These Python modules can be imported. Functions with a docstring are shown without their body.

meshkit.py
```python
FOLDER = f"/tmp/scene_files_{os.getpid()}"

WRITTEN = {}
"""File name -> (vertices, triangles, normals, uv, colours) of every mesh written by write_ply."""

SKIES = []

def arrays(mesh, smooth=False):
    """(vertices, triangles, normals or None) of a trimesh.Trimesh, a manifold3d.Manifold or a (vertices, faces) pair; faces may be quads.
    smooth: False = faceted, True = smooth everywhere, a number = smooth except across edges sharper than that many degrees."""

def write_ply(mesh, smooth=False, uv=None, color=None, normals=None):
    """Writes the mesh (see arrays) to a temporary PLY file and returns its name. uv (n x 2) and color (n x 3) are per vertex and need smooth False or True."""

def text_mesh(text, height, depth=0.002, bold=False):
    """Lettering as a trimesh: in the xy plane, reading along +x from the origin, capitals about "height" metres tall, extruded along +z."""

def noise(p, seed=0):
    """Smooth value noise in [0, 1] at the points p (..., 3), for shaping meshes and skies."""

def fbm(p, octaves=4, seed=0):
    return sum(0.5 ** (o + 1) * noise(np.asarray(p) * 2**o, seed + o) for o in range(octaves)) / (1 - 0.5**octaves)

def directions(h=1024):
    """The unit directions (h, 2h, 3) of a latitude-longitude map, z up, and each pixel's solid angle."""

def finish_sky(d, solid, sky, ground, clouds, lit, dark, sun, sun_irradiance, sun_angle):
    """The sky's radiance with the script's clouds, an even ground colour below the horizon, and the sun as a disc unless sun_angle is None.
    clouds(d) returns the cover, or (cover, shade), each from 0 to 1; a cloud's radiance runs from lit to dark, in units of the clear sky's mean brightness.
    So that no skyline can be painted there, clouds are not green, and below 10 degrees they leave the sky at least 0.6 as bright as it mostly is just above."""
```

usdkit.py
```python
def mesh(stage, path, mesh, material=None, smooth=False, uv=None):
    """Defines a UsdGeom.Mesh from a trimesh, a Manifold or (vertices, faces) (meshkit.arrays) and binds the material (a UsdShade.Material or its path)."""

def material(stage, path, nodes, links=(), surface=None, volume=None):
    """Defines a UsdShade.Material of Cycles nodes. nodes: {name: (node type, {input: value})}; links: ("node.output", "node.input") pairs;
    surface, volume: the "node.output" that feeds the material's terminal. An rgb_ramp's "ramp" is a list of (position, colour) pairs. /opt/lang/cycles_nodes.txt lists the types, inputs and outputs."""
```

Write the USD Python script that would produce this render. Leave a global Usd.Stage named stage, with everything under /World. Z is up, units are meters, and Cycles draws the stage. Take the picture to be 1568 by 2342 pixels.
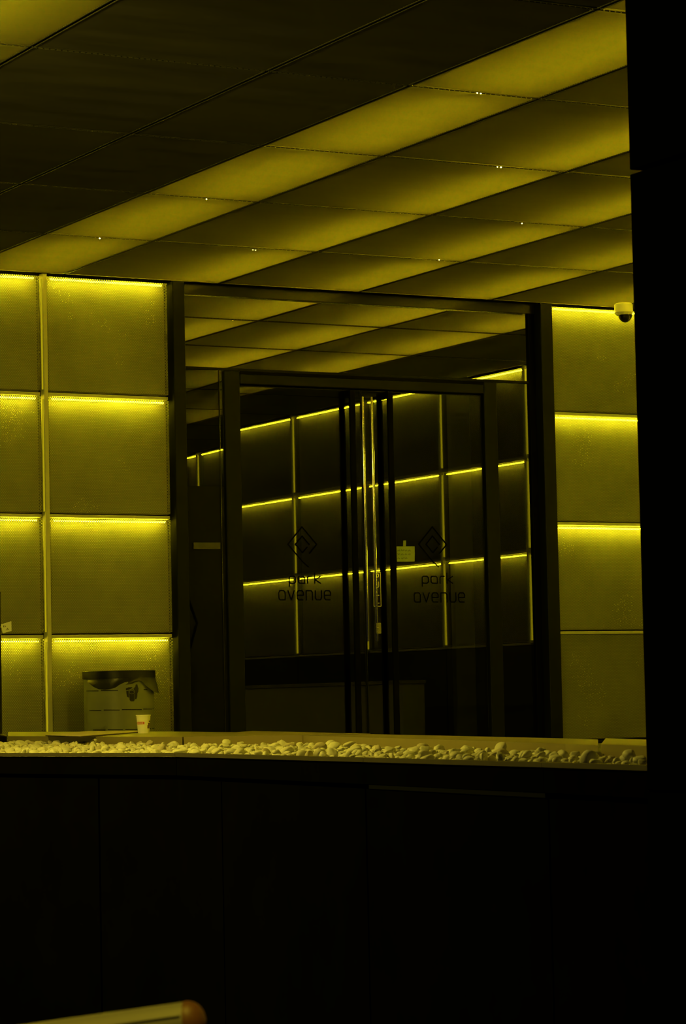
import math, random
import numpy as np
import trimesh
import shapely
from shapely.geometry import Polygon, LineString, box as sbox
from shapely.ops import unary_union
from shapely import affinity
import usdkit, meshkit
from pxr import Usd, UsdGeom, UsdLux, UsdShade, Gf, Sdf, Vt

random.seed(7)
RNG = np.random.default_rng(7)
stage = Usd.Stage.CreateInMemory()
UsdGeom.SetStageUpAxis(stage, 'Z')
UsdGeom.SetStageMetersPerUnit(stage, 1.0)
UsdGeom.Xform.Define(stage, '/World')
UsdGeom.Scope.Define(stage, '/World/Looks')

# ------------------------------------------------------------------ camera
# The eye is the origin of the world; x runs along the lit back wall, y into it, z up.
W, H = 1568, 2342
FPX, PITCH, ROLL, YAW = 6361.0, -0.06874696, -0.02102013, 0.50340117
cx, cy = W / 2, H / 2
_R = np.array([[math.cos(ROLL), -math.sin(ROLL), 0], [math.sin(ROLL), math.cos(ROLL), 0], [0, 0, 1]])
_P = np.array([[1, 0, 0], [0, math.cos(PITCH), -math.sin(PITCH)], [0, math.sin(PITCH), math.cos(PITCH)]])
_M = _R @ _P
CAM = np.stack([_M @ [math.cos(YAW), 0, math.sin(YAW)], _M @ [-math.sin(YAW), 0, math.cos(YAW)], _M @ [0, -1, 0]])
cam = UsdGeom.Camera.Define(stage, '/World/camera')
cam.CreateHorizontalApertureAttr(36.0)
cam.CreateVerticalApertureAttr(36.0 * H / W)
cam.CreateFocalLengthAttr(36.0 * FPX / W)
cam.CreateClippingRangeAttr(Gf.Vec2f(0.1, 500))
cam.CreateFStopAttr(26.0)
cam.CreateFocusDistanceAttr(14.0)
right, up_, back = CAM @ [1, 0, 0], CAM @ [0, -1, 0], -(CAM @ [0, 0, 1])
cam.AddTransformOp().Set(Gf.Matrix4d(*right, 0, *up_, 0, *back, 0, 0, 0, 0, 1))
cam.CreateExposureAttr(0.0)


def ray(x, y):
    return CAM @ np.array([(x - cx) / FPX, (y - cy) / FPX, 1.0])


def onY(x, y, Y): r = ray(x, y); return r * Y / r[1]
def onX(x, y, X): r = ray(x, y); return r * X / r[0]
def onZ(x, y, Z): r = ray(x, y); return r * Z / r[2]
def at(x, y, d): r = ray(x, y); return r * d


def px(p):
    c = CAM.T @ np.asarray(p, float)
    return np.array([cx + FPX * c[0] / c[2], cy + FPX * c[1] / c[2], c[2]])


# ------------------------------------------------------------------ light
SKY_STRENGTH = 0.0022          # faint night sky and street glow from the open side
WALL_LED = 106.0                # radiance of the wall strips
CEIL_LED = 135.0                # radiance of the ceiling strips
CEIL_COLOR = (1.0, 0.71, 0.007)
LED_COLOR = (1.0, 0.79, 0.010)
dome = UsdLux.DomeLight.Define(stage, '/World/night_sky')
dome.CreateIntensityAttr(SKY_STRENGTH)
dome.CreateColorAttr(Gf.Vec3f(0.95, 1.0, 0.80))
SPOT = 5500.0                  # the canopy floodlight over the planter, out of the frame to the left
RAIL_FILL = 3000.0             # unseen fill lamp added near the viewer to brighten the rail
SPOT_AT, SPOT_TO = np.array([2.0, 9.9, 2.45]), np.array([4.8, 9.6, -0.15])


# ------------------------------------------------------------------ materials
def mat(name, nodes, links=(), surface='p.BSDF'):
    return usdkit.material(stage, '/World/Looks/' + name, nodes, links, surface=surface)


def plain(name, color, rough=0.5, metallic=0.0, spec=0.5, bump=None, var=0.0, vscale=6.0):
    nodes = {'p': ('principled_bsdf', dict(base_color=color, roughness=rough, metallic=metallic, specular_ior_level=spec))}
    links = []
    if var or bump:
        nodes['g'] = ('geometry', {})
        nodes['n'] = ('noise_texture', dict(scale=vscale, detail=5.0, roughness=0.6))
        links.append(('g.position', 'n.vector'))
    if var:
        a = tuple(max(0, c * (1 - var)) for c in color); b = tuple(min(1, c * (1 + var)) for c in color)
        nodes['r'] = ('rgb_ramp', {'ramp': [(0.3, a), (0.7, b)]})
        links += [('n.fac', 'r.fac'), ('r.color', 'p.base_color')]
    if bump:
        nodes['b'] = ('bump', dict(strength=bump, distance=0.002))
        links += [('n.fac', 'b.height'), ('b.normal', 'p.normal')]
    return mat(name, nodes, links)


def perforated(name, color, ux, uz, hole, axis=(1, 1, 0), vert=(0, 0, 1)):
    """Expanded metal: staggered diamond holes cut out of a grey sheet."""
    p = tuple(a / ux + b / uz for a, b in zip(axis, vert))
    q = tuple(a / ux - b / uz for a, b in zip(axis, vert))
    nodes = {
        'g': ('geometry', {}),
        'dp': ('vector_math', dict(math_type='dot_product', vector2=p)),
        'dq': ('vector_math', dict(math_type='dot_product', vector2=q)),
        'fp': ('math', dict(math_type='pingpong', value2=0.5)),
        'fq': ('math', dict(math_type='pingpong', value2=0.5)),
        'mn': ('math', dict(math_type='minimum')),
        'gt': ('math', dict(math_type='greater_than', value2=0.5 - hole)),
        'n': ('noise_texture', dict(scale=3.0, detail=6.0, roughness=0.65)),
        'r': ('rgb_ramp', {'ramp': [(0.3, tuple(c * 0.75 for c in color)), (0.7, tuple(c * 1.15 for c in color))]}),
        'v': ('voronoi_texture', dict(scale=75.0)), 'vl': ('math', dict(math_type='less_than', value2=0.16)),
        'k': ('noise_texture', dict(scale=2.3, detail=3.0)), 'kg': ('math', dict(math_type='greater_than', value2=0.60)), 'sp': ('math', dict(math_type='multiply')),
        'inv': ('math', dict(math_type='subtract', value1=1.0)), 'hole': ('math', dict(math_type='multiply')), 'cm': ('mix_color', dict(b=(0.8, 0.78, 0.7))),
        'p': ('principled_bsdf', dict(roughness=0.45, metallic=0.15, specular_ior_level=0.4)),
        't': ('transparent_bsdf', {}),
        'm': ('mix_closure', {}),
    }
    links = [('g.position', 'dp.vector1'), ('g.position', 'dq.vector1'), ('dp.value', 'fp.value1'), ('dq.value', 'fq.value1'),
             ('fp.value', 'mn.value1'), ('fq.value', 'mn.value2'), ('mn.value', 'gt.value1'), ('g.position', 'n.vector'), ('n.fac', 'r.fac'), ('g.position', 'v.vector'), ('v.distance', 'vl.value1'), ('g.position', 'k.vector'), ('k.fac', 'kg.value1'),
             ('vl.value', 'sp.value1'), ('kg.value', 'sp.value2'), ('sp.value', 'inv.value2'), ('gt.value', 'hole.value1'), ('inv.value', 'hole.value2'),
             ('sp.value', 'cm.fac'), ('r.color', 'cm.a'), ('cm.result', 'p.base_color'),
             ('hole.value', 'm.fac'), ('p.BSDF', 'm.closure1'), ('t.BSDF', 'm.closure2')]
    return mat(name, nodes, links, 'm.closure')


def glass(name, reflect, tint):
    nodes = {'t': ('transparent_bsdf', dict(color=tint)), 'gl': ('glossy_bsdf', dict(color=(1, 1, 1), roughness=0.0)),
             'f': ('fresnel', dict(IOR=1.5)), 'a': ('math', dict(math_type='add', value2=reflect, use_clamp=True)), 'm': ('mix_closure', {})}
    return mat(name, nodes, [('f.fac', 'a.value1'), ('a.value', 'm.fac'), ('t.BSDF', 'm.closure1'), ('gl.BSDF', 'm.closure2')], 'm.closure')


def lamp(name, strength, color):
    return mat(name, {'e': ('emission', dict(color=color, strength=strength))}, (), 'e.emission')


M = {
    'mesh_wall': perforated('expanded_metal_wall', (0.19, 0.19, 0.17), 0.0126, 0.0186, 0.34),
    'mesh_side': perforated('expanded_metal_side', (0.05, 0.05, 0.045), 0.0126, 0.0186, 0.37),  # darker copy of the wall sheet, so the mirrored panels fall darker
    'mesh_edge': perforated('expanded_metal_edge', (0.08, 0.08, 0.07), 0.0280, 0.0280, 0.22),
    'back_plate': plain('cassette_back', (0.30, 0.30, 0.27), 0.7, var=0.12, vscale=4.0),
    'back_side': plain('cassette_back_side', (0.48, 0.48, 0.43), 0.7, var=0.12, vscale=4.0),  # paler copy of the back plate, brightens the mirrored halos
    'rail': plain('rail_metal', (0.42, 0.42, 0.40), 0.45, 0.2),
    'rim': plain('panel_rim', (0.035, 0.035, 0.03), 0.6),
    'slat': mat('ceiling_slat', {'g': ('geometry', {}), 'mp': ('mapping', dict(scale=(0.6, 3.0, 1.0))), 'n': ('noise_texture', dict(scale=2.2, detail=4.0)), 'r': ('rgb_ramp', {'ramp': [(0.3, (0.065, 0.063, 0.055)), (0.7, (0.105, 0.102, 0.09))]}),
                                 'd': ('diffuse_bsdf', {}), 't': ('translucent_bsdf', dict(color=(0.6, 0.6, 0.54))), 'sx': ('separate_xyz', {}), 'up': ('math', dict(math_type='greater_than', value2=0.0)), 'mx': ('mix_color', dict(b=(0.55, 0.55, 0.50))), 'm': ('mix_closure', dict(fac=0.45))},  # upper faces coloured paler to brighten the mirrored ceiling
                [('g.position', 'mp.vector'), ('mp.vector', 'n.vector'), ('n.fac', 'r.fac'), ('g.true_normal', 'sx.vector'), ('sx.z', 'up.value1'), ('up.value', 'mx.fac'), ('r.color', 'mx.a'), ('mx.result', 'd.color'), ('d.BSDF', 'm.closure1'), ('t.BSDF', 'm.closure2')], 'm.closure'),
    'cavity': plain('ceiling_cavity', (0.55, 0.55, 0.50), 0.7),
    'plenum': plain('plenum_black', (0.01, 0.01, 0.01), 0.8),
    'frame': plain('frame_black', (0.007, 0.008, 0.007), 0.4, 0.0, 0.06),
    'header': plain('header_metal', (0.02, 0.02, 0.02), 0.10, 0.2, 0.5),
    'handle': plain('handle_black', (0.002, 0.002, 0.002), 0.5, 0.0, 0.02),
    'steel': plain('polished_steel', (0.75, 0.72, 0.65), 0.10, 1.0),
    'cladding': plain('black_cladding', (0.0022, 0.0022, 0.0023), 0.55, 0.0, 0.0, var=0.2, vscale=3.0),
    'cladding_gap': plain('cladding_gap', (0.001, 0.001, 0.001), 0.9, 0.0, 0.0),
    'ledge': plain('ledge_metal', (0.215, 0.175, 0.08), 0.36, 0.15, 0.5, var=0.06, vscale=2.0),
    'lip': plain('lip_metal', (0.095, 0.085, 0.065), 0.4, 0.25, 0.5, var=0.12, vscale=9.0),
    'bed': plain('gravel_bed', (0.30, 0.29, 0.26), 0.9),
    'floor': plain('terrace_stone', (0.16, 0.16, 0.15), 0.35, var=0.15, vscale=2.0),
    'ground': plain('street_asphalt', (0.03, 0.03, 0.03), 0.9, bump=0.3, var=0.3, vscale=30.0),
    'dark_wall': plain('dark_wall', (0.02, 0.02, 0.018), 0.4),
    'interior': plain('interior_paint', (0.02, 0.02, 0.018), 0.7),
    'counter': plain('counter_paint', (0.22, 0.22, 0.19), 0.6),
    'fin': plain('interior_fin', (0.7, 0.7, 0.6), 0.6),
    'decal': plain('black_vinyl', (0.0015, 0.0015, 0.0015), 0.6, 0, 0.0),
    'decal_pale': plain('pale_vinyl', (0.65, 0.66, 0.55), 0.6),
    'paper': plain('white_paper', (0.70, 0.72, 0.62), 0.8, var=0.04, vscale=20.0),
    'note_paper_dimmed': plain('note_paper_dimmed', (0.26, 0.33, 0.16), 0.8, var=0.05, vscale=25.0),  # green dimming of the tinted glass painted into the paper colour
    'ink': plain('ink', (0.05, 0.05, 0.05), 0.8),
    'tape': plain('masking_tape', (0.20, 0.25, 0.12), 0.7),
    'bin_body': plain('bin_enamel', (0.17, 0.18, 0.165), 0.38, 0.1, 0.5),
    'black_plastic': plain('black_plastic', (0.006, 0.006, 0.007), 0.35, 0, 0.4),
    'bag': plain('bag_film', (0.015, 0.015, 0.013), 0.34, 0, 0.4, bump=0.6, vscale=45.0),
    'cup': plain('cup_paper', (0.85, 0.83, 0.76), 0.55),
    'cup_red': plain('cup_red', (0.55, 0.05, 0.03), 0.55),
    'cup_brown': plain('cup_brown', (0.16, 0.09, 0.04), 0.55),
    'cardboard': plain('cardboard', (0.50, 0.42, 0.30), 0.85, var=0.1, vscale=12.0),
    'cardboard_edge': plain('cardboard_edge', (0.10, 0.08, 0.05), 0.9),
    'camera_white': plain('camera_white', (0.75, 0.75, 0.72), 0.4),
    'camera_dome': plain('camera_dome', (0.004, 0.004, 0.004), 0.08, 0, 0.6),
    'rail_pale': plain('brushed_rail', (0.36, 0.33, 0.26), 0.38, 0.35, 0.5),
    'wood_cap': plain('orange_wood', (0.15, 0.055, 0.012), 0.5, var=0.15, vscale=20.0),
    'glass_door': glass('glass_door', 0.060, (0.56, 0.58, 0.53)),
    'film': plain('dark_sheet', (0.005, 0.0055, 0.0045), 0.3, 0, 0.06),  # added dark sheet, hides the mirrored bands in the lower sidelight
    'glass_top': glass('glass_transom', 0.28, (0.22, 0.23, 0.21)),
    'glow_back': lamp('added_glow_back', 0.40, LED_COLOR),  # added glow, stands in for light falling on the mullion sides
    'glow_side': lamp('added_glow_side', 1.5, LED_COLOR),  # same added glow, set stronger for the mirrored wall
    'diode': lamp('diode', 14.0, (1.0, 0.80, 0.10)),
    'led_wall': lamp('led_wall', WALL_LED, LED_COLOR),
    'led_ceiling': lamp('led_ceiling', CEIL_LED, CEIL_COLOR),
}
PEB = []
for i, c in enumerate([(0.56, 0.55, 0.47), (0.51, 0.49, 0.41), (0.46, 0.45, 0.39), (0.38, 0.34, 0.27)]):
    PEB.append(plain(f'pebble_stone_{"abcd"[i]}', c, 0.65, var=0.10, vscale=40.0, bump=0.15))

# ------------------------------------------------------------------ helpers
_used = {}


def numbered(parent, name):
    k = (parent, name); n = _used.get(k, -1) + 1; _used[k] = n
    return f'{parent}/{name}' if n == 0 else f'{parent}/{name}_{n:03d}'


class Node:
    def __init__(s, prim, base): s.prim, s.base, s.path = prim, np.asarray(base, float), str(prim.GetPath())


def keys(prim, label=None, cat=None, group=None, kind=None):
    for k, v in (('label', label), ('category', cat), ('group', group), ('kind', kind)):
        if v: prim.SetCustomDataByKey(k, v)


def thing(name, label, cat=None, base=(0, 0, 0), group=None, kind=None):
    x = UsdGeom.Xform.Define(stage, numbered('/World', name)); x.AddTranslateOp().Set(Gf.Vec3d(*map(float, base)))
    keys(x.GetPrim(), label, cat, group, kind)
    return Node(x.GetPrim(), base)


def obj(name, mesh, m, parent=None, label=None, cat=None, group=None, kind=None, smooth=False):
    """One mesh given in world coordinates, as a part of parent or as a thing of its own."""
    where = parent.path if parent else '/World'
    base = parent.base if parent else np.zeros(3)
    v, f, n = meshkit.arrays(mesh, smooth)
    me = usdkit.mesh(stage, numbered(where, name), (v - base, f), M[m] if isinstance(m, str) else m)
    if n is not None:
        me.CreateNormalsAttr(Vt.Vec3fArray.FromNumpy(n.astype(np.float32))); me.SetNormalsInterpolation('vertex')
    keys(me.GetPrim(), label, cat, group, kind)
    return Node(me.GetPrim(), base)


def bx(x0, x1, y0, y1, z0, z1):
    b = trimesh.creation.box([abs(x1 - x0), abs(y1 - y0), abs(z1 - z0)])
    b.apply_translation([(x0 + x1) / 2, (y0 + y1) / 2, (z0 + z1) / 2])
    return b


def rbx(x0, x1, y0, y1, z0, z1, r=0.004):
    """A box with chamfered edges."""
    pts = []
    lo, hi = np.array([x0, y0, z0]), np.array([x1, y1, z1])
    for sx in (0, 1):
        for sy in (0, 1):
            for sz in (0, 1):
                c = np.where([sx, sy, sz], hi, lo); d = np.where([sx, sy, sz], -1, 1) * r
                for k in range(3):
                    q = c + d; q[k] = c[k]; pts.append(q)
    return trimesh.convex.convex_hull(np.array(pts))


def cat_(ms): return trimesh.util.concatenate(ms)


def prism(poly, depth):
    ms = [trimesh.creation.extrude_polygon(g, depth, engine='earcut') for g in getattr(poly, 'geoms', [poly]) if g.area > 1e-10]
    return cat_(ms)


def slab(points, z0, z1):
    """A horizontal slab over a polygon of (x, y)."""
    m = prism(Polygon([tuple(p[:2]) for p in points]).buffer(0), z1 - z0); m.apply_translation([0, 0, z0]); return m


def wall_prism(a, b, t, z0, z1):
    """A vertical board from a to b (xy), thickness t to the left of a->b."""
    a, b = np.array(a[:2], float), np.array(b[:2], float); d = (b - a) / np.linalg.norm(b - a); n = np.array([-d[1], d[0]]) * t
    return slab([a, b, b + n, a + n], z0, z1)


def lathe(profile, sides=48, center=(0, 0, 0)):
    m = trimesh.creation.revolve(np.array(profile, float), sections=sides); m.apply_translation(center); return m


def decal(poly, Y, t=0.0008):
    """A flat print lying in a plane of constant y, poly in (x, z)."""
    m = prism(poly, t); v = m.vertices.copy()
    m.vertices = np.stack([v[:, 0], Y - v[:, 2], v[:, 1]], 1); m.invert() if m.volume < 0 else None
    return m


YW = 16.523        # face of the lit back wall
ZC = 2.81          # ceiling
ZF = -0.32         # terrace floor
XR = 12.60         # right hand wall
YG = 16.575        # plane of the entrance glass
ROWS = [(2.052, 2.795), (1.265, 2.014), (0.490, 1.228), (-0.285, 0.452)]

# ------------------------------------------------------------------ setting: ground, floor
obj('ground', bx(-14, 22, -6, 26, -1.62, -1.55), 'ground', label='dark asphalt ground outside the terrace', kind='structure')
fl = thing('floor', 'grey stone floor of the raised entrance terrace', base=(0, 0, 0), kind='structure')
obj('floor_base', bx(4.6, 12.7, 3.0, 16.6, -1.5, ZF - 0.02), 'floor', fl)
for i in range(9):
    for j in range(15):
        x0, y0 = 5.3 + i * 0.81, 3.9 + j * 0.84
        obj('floor_tile', rbx(x0, x0 + 0.804, y0, y0 + 0.834, ZF - 0.02, ZF, 0.002), 'floor', fl)


# ------------------------------------------------------------------ lit panels
def panel_y(wall, x0, x1, z0, z1, lit=True, Y=YW):
    """A perforated cassette on a wall that faces -y: sheet with returned flanges, back plate and led strip."""
    s = [bx(x0, x1, Y, Y + 0.0015, z0, z1), bx(x0, x0 + 0.0015, Y + 0.0015, Y + 0.028, z0, z1), bx(x1 - 0.0015, x1, Y + 0.0015, Y + 0.028, z0, z1),
         bx(x0, x1, Y + 0.0015, Y + 0.028, z0, z0 + 0.0015), bx(x0, x1, Y + 0.0015, Y + 0.028, z1 - 0.0015, z1)]
    p = obj('panel', cat_(s), 'mesh_wall', wall)
    obj('back_plate', cat_([bx(x0 - 0.01, x1 + 0.01, Y + 0.070, Y + 0.078, z0 - 0.005, z1 + 0.005), bx(x0, x1, Y + 0.03, Y + 0.070, z1 - 0.002, z1 + 0.004), bx(x0, x1, Y + 0.03, Y + 0.070, z0 - 0.004, z0 + 0.002)]), 'back_plate', p)
    if lit:
        obj('led_strip', bx(x0 + 0.03, x1 - 0.03, Y + 0.012, Y + 0.022, z1 - 0.020, z1 - 0.010), 'led_wall', p)


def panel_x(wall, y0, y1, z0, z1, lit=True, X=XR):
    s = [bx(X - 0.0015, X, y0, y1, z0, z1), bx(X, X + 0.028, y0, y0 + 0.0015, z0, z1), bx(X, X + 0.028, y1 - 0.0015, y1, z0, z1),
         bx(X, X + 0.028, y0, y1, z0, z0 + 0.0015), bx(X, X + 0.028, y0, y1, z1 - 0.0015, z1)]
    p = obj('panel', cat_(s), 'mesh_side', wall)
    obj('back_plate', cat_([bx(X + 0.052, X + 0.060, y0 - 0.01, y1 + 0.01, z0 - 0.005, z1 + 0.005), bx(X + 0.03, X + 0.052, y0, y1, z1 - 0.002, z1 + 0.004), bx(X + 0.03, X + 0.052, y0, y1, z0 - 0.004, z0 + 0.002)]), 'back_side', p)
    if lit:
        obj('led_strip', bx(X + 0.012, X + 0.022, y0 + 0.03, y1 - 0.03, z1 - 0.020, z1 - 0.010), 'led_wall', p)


wb = thing('wall_back', 'back wall of perforated metal panels lit yellow from behind on both sides of the glass entrance', kind='structure')
COLS_L = [(4.15, 5.470), (5.525, 6.897), (6.952, 7.805)]
COLS_R = [(10.822, 11.70), (11.745, 12.56)]
for ci, (x0, x1) in enumerate(COLS_L + COLS_R):
    for ri, (z0, z1) in enumerate(ROWS):
        panel_y(wb, x0, x1, z0, z1, lit=not (ri == 3 and ci >= len(COLS_L)))
        if ri < 3:
            obj('rail', rbx(x0, x1, YW + 0.004, YW + 0.035, ROWS[ri + 1][1] + 0.004, z0 - 0.012, 0.002), 'rail', wb)
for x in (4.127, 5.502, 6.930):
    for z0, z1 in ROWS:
        obj('added_glow', bx(x - 0.024, x - 0.0175, YW - 0.012, YW - 0.002, z0 + 0.005, z1 - 0.02), 'glow_back', wb)  # added glowing strip in place of the lit mullion side
    obj('mullion', rbx(x - 0.017, x + 0.012, YW - 0.024, YW + 0.035, -0.30, ZC, 0.002), 'rail', wb)
obj('mullion', rbx(11.712, 11.738, YW - 0.024, YW + 0.035, -0.30, ZC, 0.002), 'rail', wb)
obj('backing', cat_([bx(4.0, 7.83, YW + 0.10, YW + 0.2, ZF, ZC + 0.2), bx(10.80, XR, YW + 0.10, YW + 0.2, ZF, ZC + 0.2)]), 'dark_wall', wb)
obj('skirting', cat_([rbx(4.0, 7.82, YW - 0.004, YW + 0.09, ZF, -0.30), rbx(10.82, XR, YW - 0.004, YW + 0.09, ZF, -0.30)]), 'frame', wb)

wr = thing('wall_right', 'right side wall of lit perforated panels that runs out from the entrance, seen mirrored in its glass', kind='structure')
MUL = [16.45, 14.90, 13.50, 12.10, 10.70, 9.30, 7.90, 6.50, 5.10, 3.70]
for y1, y0 in zip(MUL[:-1], MUL[1:]):
    for ri in range(3):
        panel_x(wr, y0 + 0.036, y1 - 0.022, *ROWS[ri])
        obj('rail', rbx(XR + 0.004, XR + 0.035, y0 + 0.022, y1 - 0.022, (ROWS[ri + 1][1] if ri < 2 else 0.455) + 0.004, ROWS[ri][0] - 0.012, 0.002), 'rail', wr)
    obj('wainscot_panel', rbx(XR, XR + 0.03, y0 + 0.01, y1 - 0.01, ZF, 0.45, 0.003), 'dark_wall', wr)
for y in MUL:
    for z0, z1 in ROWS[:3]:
        obj('added_glow', bx(XR - 0.014, XR - 0.003, y + 0.0175, y + 0.0245, z0 + 0.005, z1 - 0.02), 'glow_side', wr)  # added glow for the mullion sides seen in the mirror
    obj('mullion', rbx(XR - 0.026, XR + 0.035, y - 0.012, y + 0.017, 0.47, ZC, 0.002), 'rail', wr)
obj('backing', bx(XR + 0.10, XR + 0.2, 3.6, YW + 0.2, ZF, ZC + 0.2), 'dark_wall', wr)

# ------------------------------------------------------------------ ceiling
ce = thing('ceiling', 'suspended ceiling of slatted metal panels, some rows lit yellow from above', kind='structure')
XL = [2.30, 3.40, 4.50, 5.63, 6.36, 7.06, 8.18, 9.25, 10.31, 11.37, 12.58]
YL = [16.50, 15.12, 13.72, 12.31, 10.83, 9.30, 7.90, 6.50, 5.10, 3.70]
LED_X, LED_Z = {4: 0.30, 1: 0.45}, {4: 0.235, 1: 0.235}
LIT = {1: 1.0, 4: 1, 5: 1, 6: 1, 7: 1, 8: 1}
PITCH_S, CHORD, TILT = 0.020, 0.0226, math.radians(20)
for i in range(len(XL) - 1):
    for j in range(len(YL) - 1):
        g = 0.009
        x0, x1, y0, y1 = XL[i] + g, XL[i + 1] - g, YL[j + 1] + g, YL[j] - g
        rim = [bx(x0, x0 + 0.006, y0, y1, ZC, ZC + 0.03), bx(x1 - 0.006, x1, y0, y1, ZC, ZC + 0.03), bx(x0 + 0.006, x1 - 0.006, y1 - 0.006, y1, ZC, ZC + 0.03)]
        p = obj('ceiling_panel', cat_(rim), 'rim', ce)
        obj('edge_mesh', bx(x0 + 0.006, x1 - 0.006, y0, y0 + 0.0015, ZC, ZC + 0.03), 'mesh_edge', p)
        n = int((y1 - y0 - 0.03) / PITCH_S); sl = []
        c, s = CHORD / 2 * math.cos(TILT), CHORD * math.sin(TILT)
        V, F = [], []
        for k in range(n):
            y = y0 + 0.016 + (k + 0.5) * PITCH_S
            q = [(y + c, ZC + 0.001), (y - c, ZC + 0.001 + s), (y - c, ZC + 0.002 + s), (y + c, ZC + 0.002)]
            b0 = len(V); V += [(x0 + 0.006, a, b) for a, b in q] + [(x1 - 0.006, a, b) for a, b in q]
            for e in range(4):
                e2 = (e + 1) % 4; F += [(b0 + e, b0 + 4 + e, b0 + 4 + e2), (b0 + e, b0 + 4 + e2, b0 + e2)]
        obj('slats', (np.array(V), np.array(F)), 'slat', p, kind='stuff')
        obj('cavity', cat_([bx(x0, x1, y0, y1, ZC + 0.30, ZC + 0.305), bx(x0, x0 + 0.004, y0, y1, ZC + 0.03, ZC + 0.30), bx(x1 - 0.004, x1, y0, y1, ZC + 0.03, ZC + 0.30),
                           bx(x0, x1, y0, y0 + 0.004, ZC + 0.03, ZC + 0.30), bx(x0, x1, y1 - 0.004, y1, ZC + 0.03, ZC + 0.30)]), 'cavity', p)
        if i in LIT:
            obj('led_strip', bx(x1 - LED_X.get(i, 0.16), x1 - LED_X.get(i, 0.16) + 0.01, y0 + 0.06, y1 - 0.06, ZC + LED_Z.get(i, 0.19), ZC + LED_Z.get(i, 0.19) + 0.01), 'led_ceiling', p)
for x in XL:
    obj('joint_blocker', bx(x - 0.016, x + 0.016, YL[-1], YL[0], ZC + 0.031, ZC + 0.036), 'plenum', ce)  # black bars added over the joints to block light from the cavities
for y in YL:
    obj('joint_blocker', bx(XL[0], XL[-1], y - 0.016, y + 0.016, ZC + 0.037, ZC + 0.042), 'plenum', ce)
obj('plenum', bx(2.2, 12.8, 3.6, 16.7, ZC + 0.32, ZC + 0.36), 'plenum', ce)

# bare diodes that glint in the panel joints
for k, (x, y) in enumerate([(1091, 212.5), (1099, 213.5), (1145, 382), (1137, 381.5), (228, 545), (578, 571), (584, 571.5), (472, 455.5), (1193, 511), (1004, 594)]):
    c = onZ(x, y, ZC + 0.002)
    d = trimesh.creation.icosphere(1, 0.0055 if k in (2, 4) else 0.0042); d.apply_translation(c)
    obj('diode', d, 'diode', ce)

# ------------------------------------------------------------------ entrance
w1 = thing('window_1', 'black framed entrance front with glazed transom and two narrow sidelights', kind='structure')
obj('post', rbx(7.825, 7.912, YW - 0.05, YG + 0.05, ZF, ZC - 0.005), 'frame', w1)
obj('post', rbx(10.705, 10.805, YW - 0.05, YG + 0.05, ZF, ZC - 0.005), 'frame', w1)
obj('post', rbx(10.650, 10.704, YG - 0.02, YG + 0.05, ZF, ZC - 0.005), 'handle', w1)
obj('header', rbx(7.912, 10.705, YG - 0.03, YG + 0.05, 2.735, ZC - 0.002), 'header', w1)
obj('transom_bar', rbx(7.912, 10.65, YG - 0.012, YG + 0.04, 2.237, 2.256, 0.003), 'frame', w1)
obj('jamb', rbx(8.228, 8.345, YG - 0.03, YG + 0.05, ZF, 2.236), 'frame', w1)
obj('jamb', rbx(10.262, 10.368, YG - 0.03, YG + 0.05, ZF, 2.236), 'frame', w1)
obj('door_head', rbx(8.346, 10.261, YG - 0.03, YG + 0.05, 2.150, 2.236), 'frame', w1)
obj('door_head', rbx(8.346, 10.261, YG - 0.034, YG - 0.030, 2.215, 2.236, 0.0015), 'handle', w1)
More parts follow.
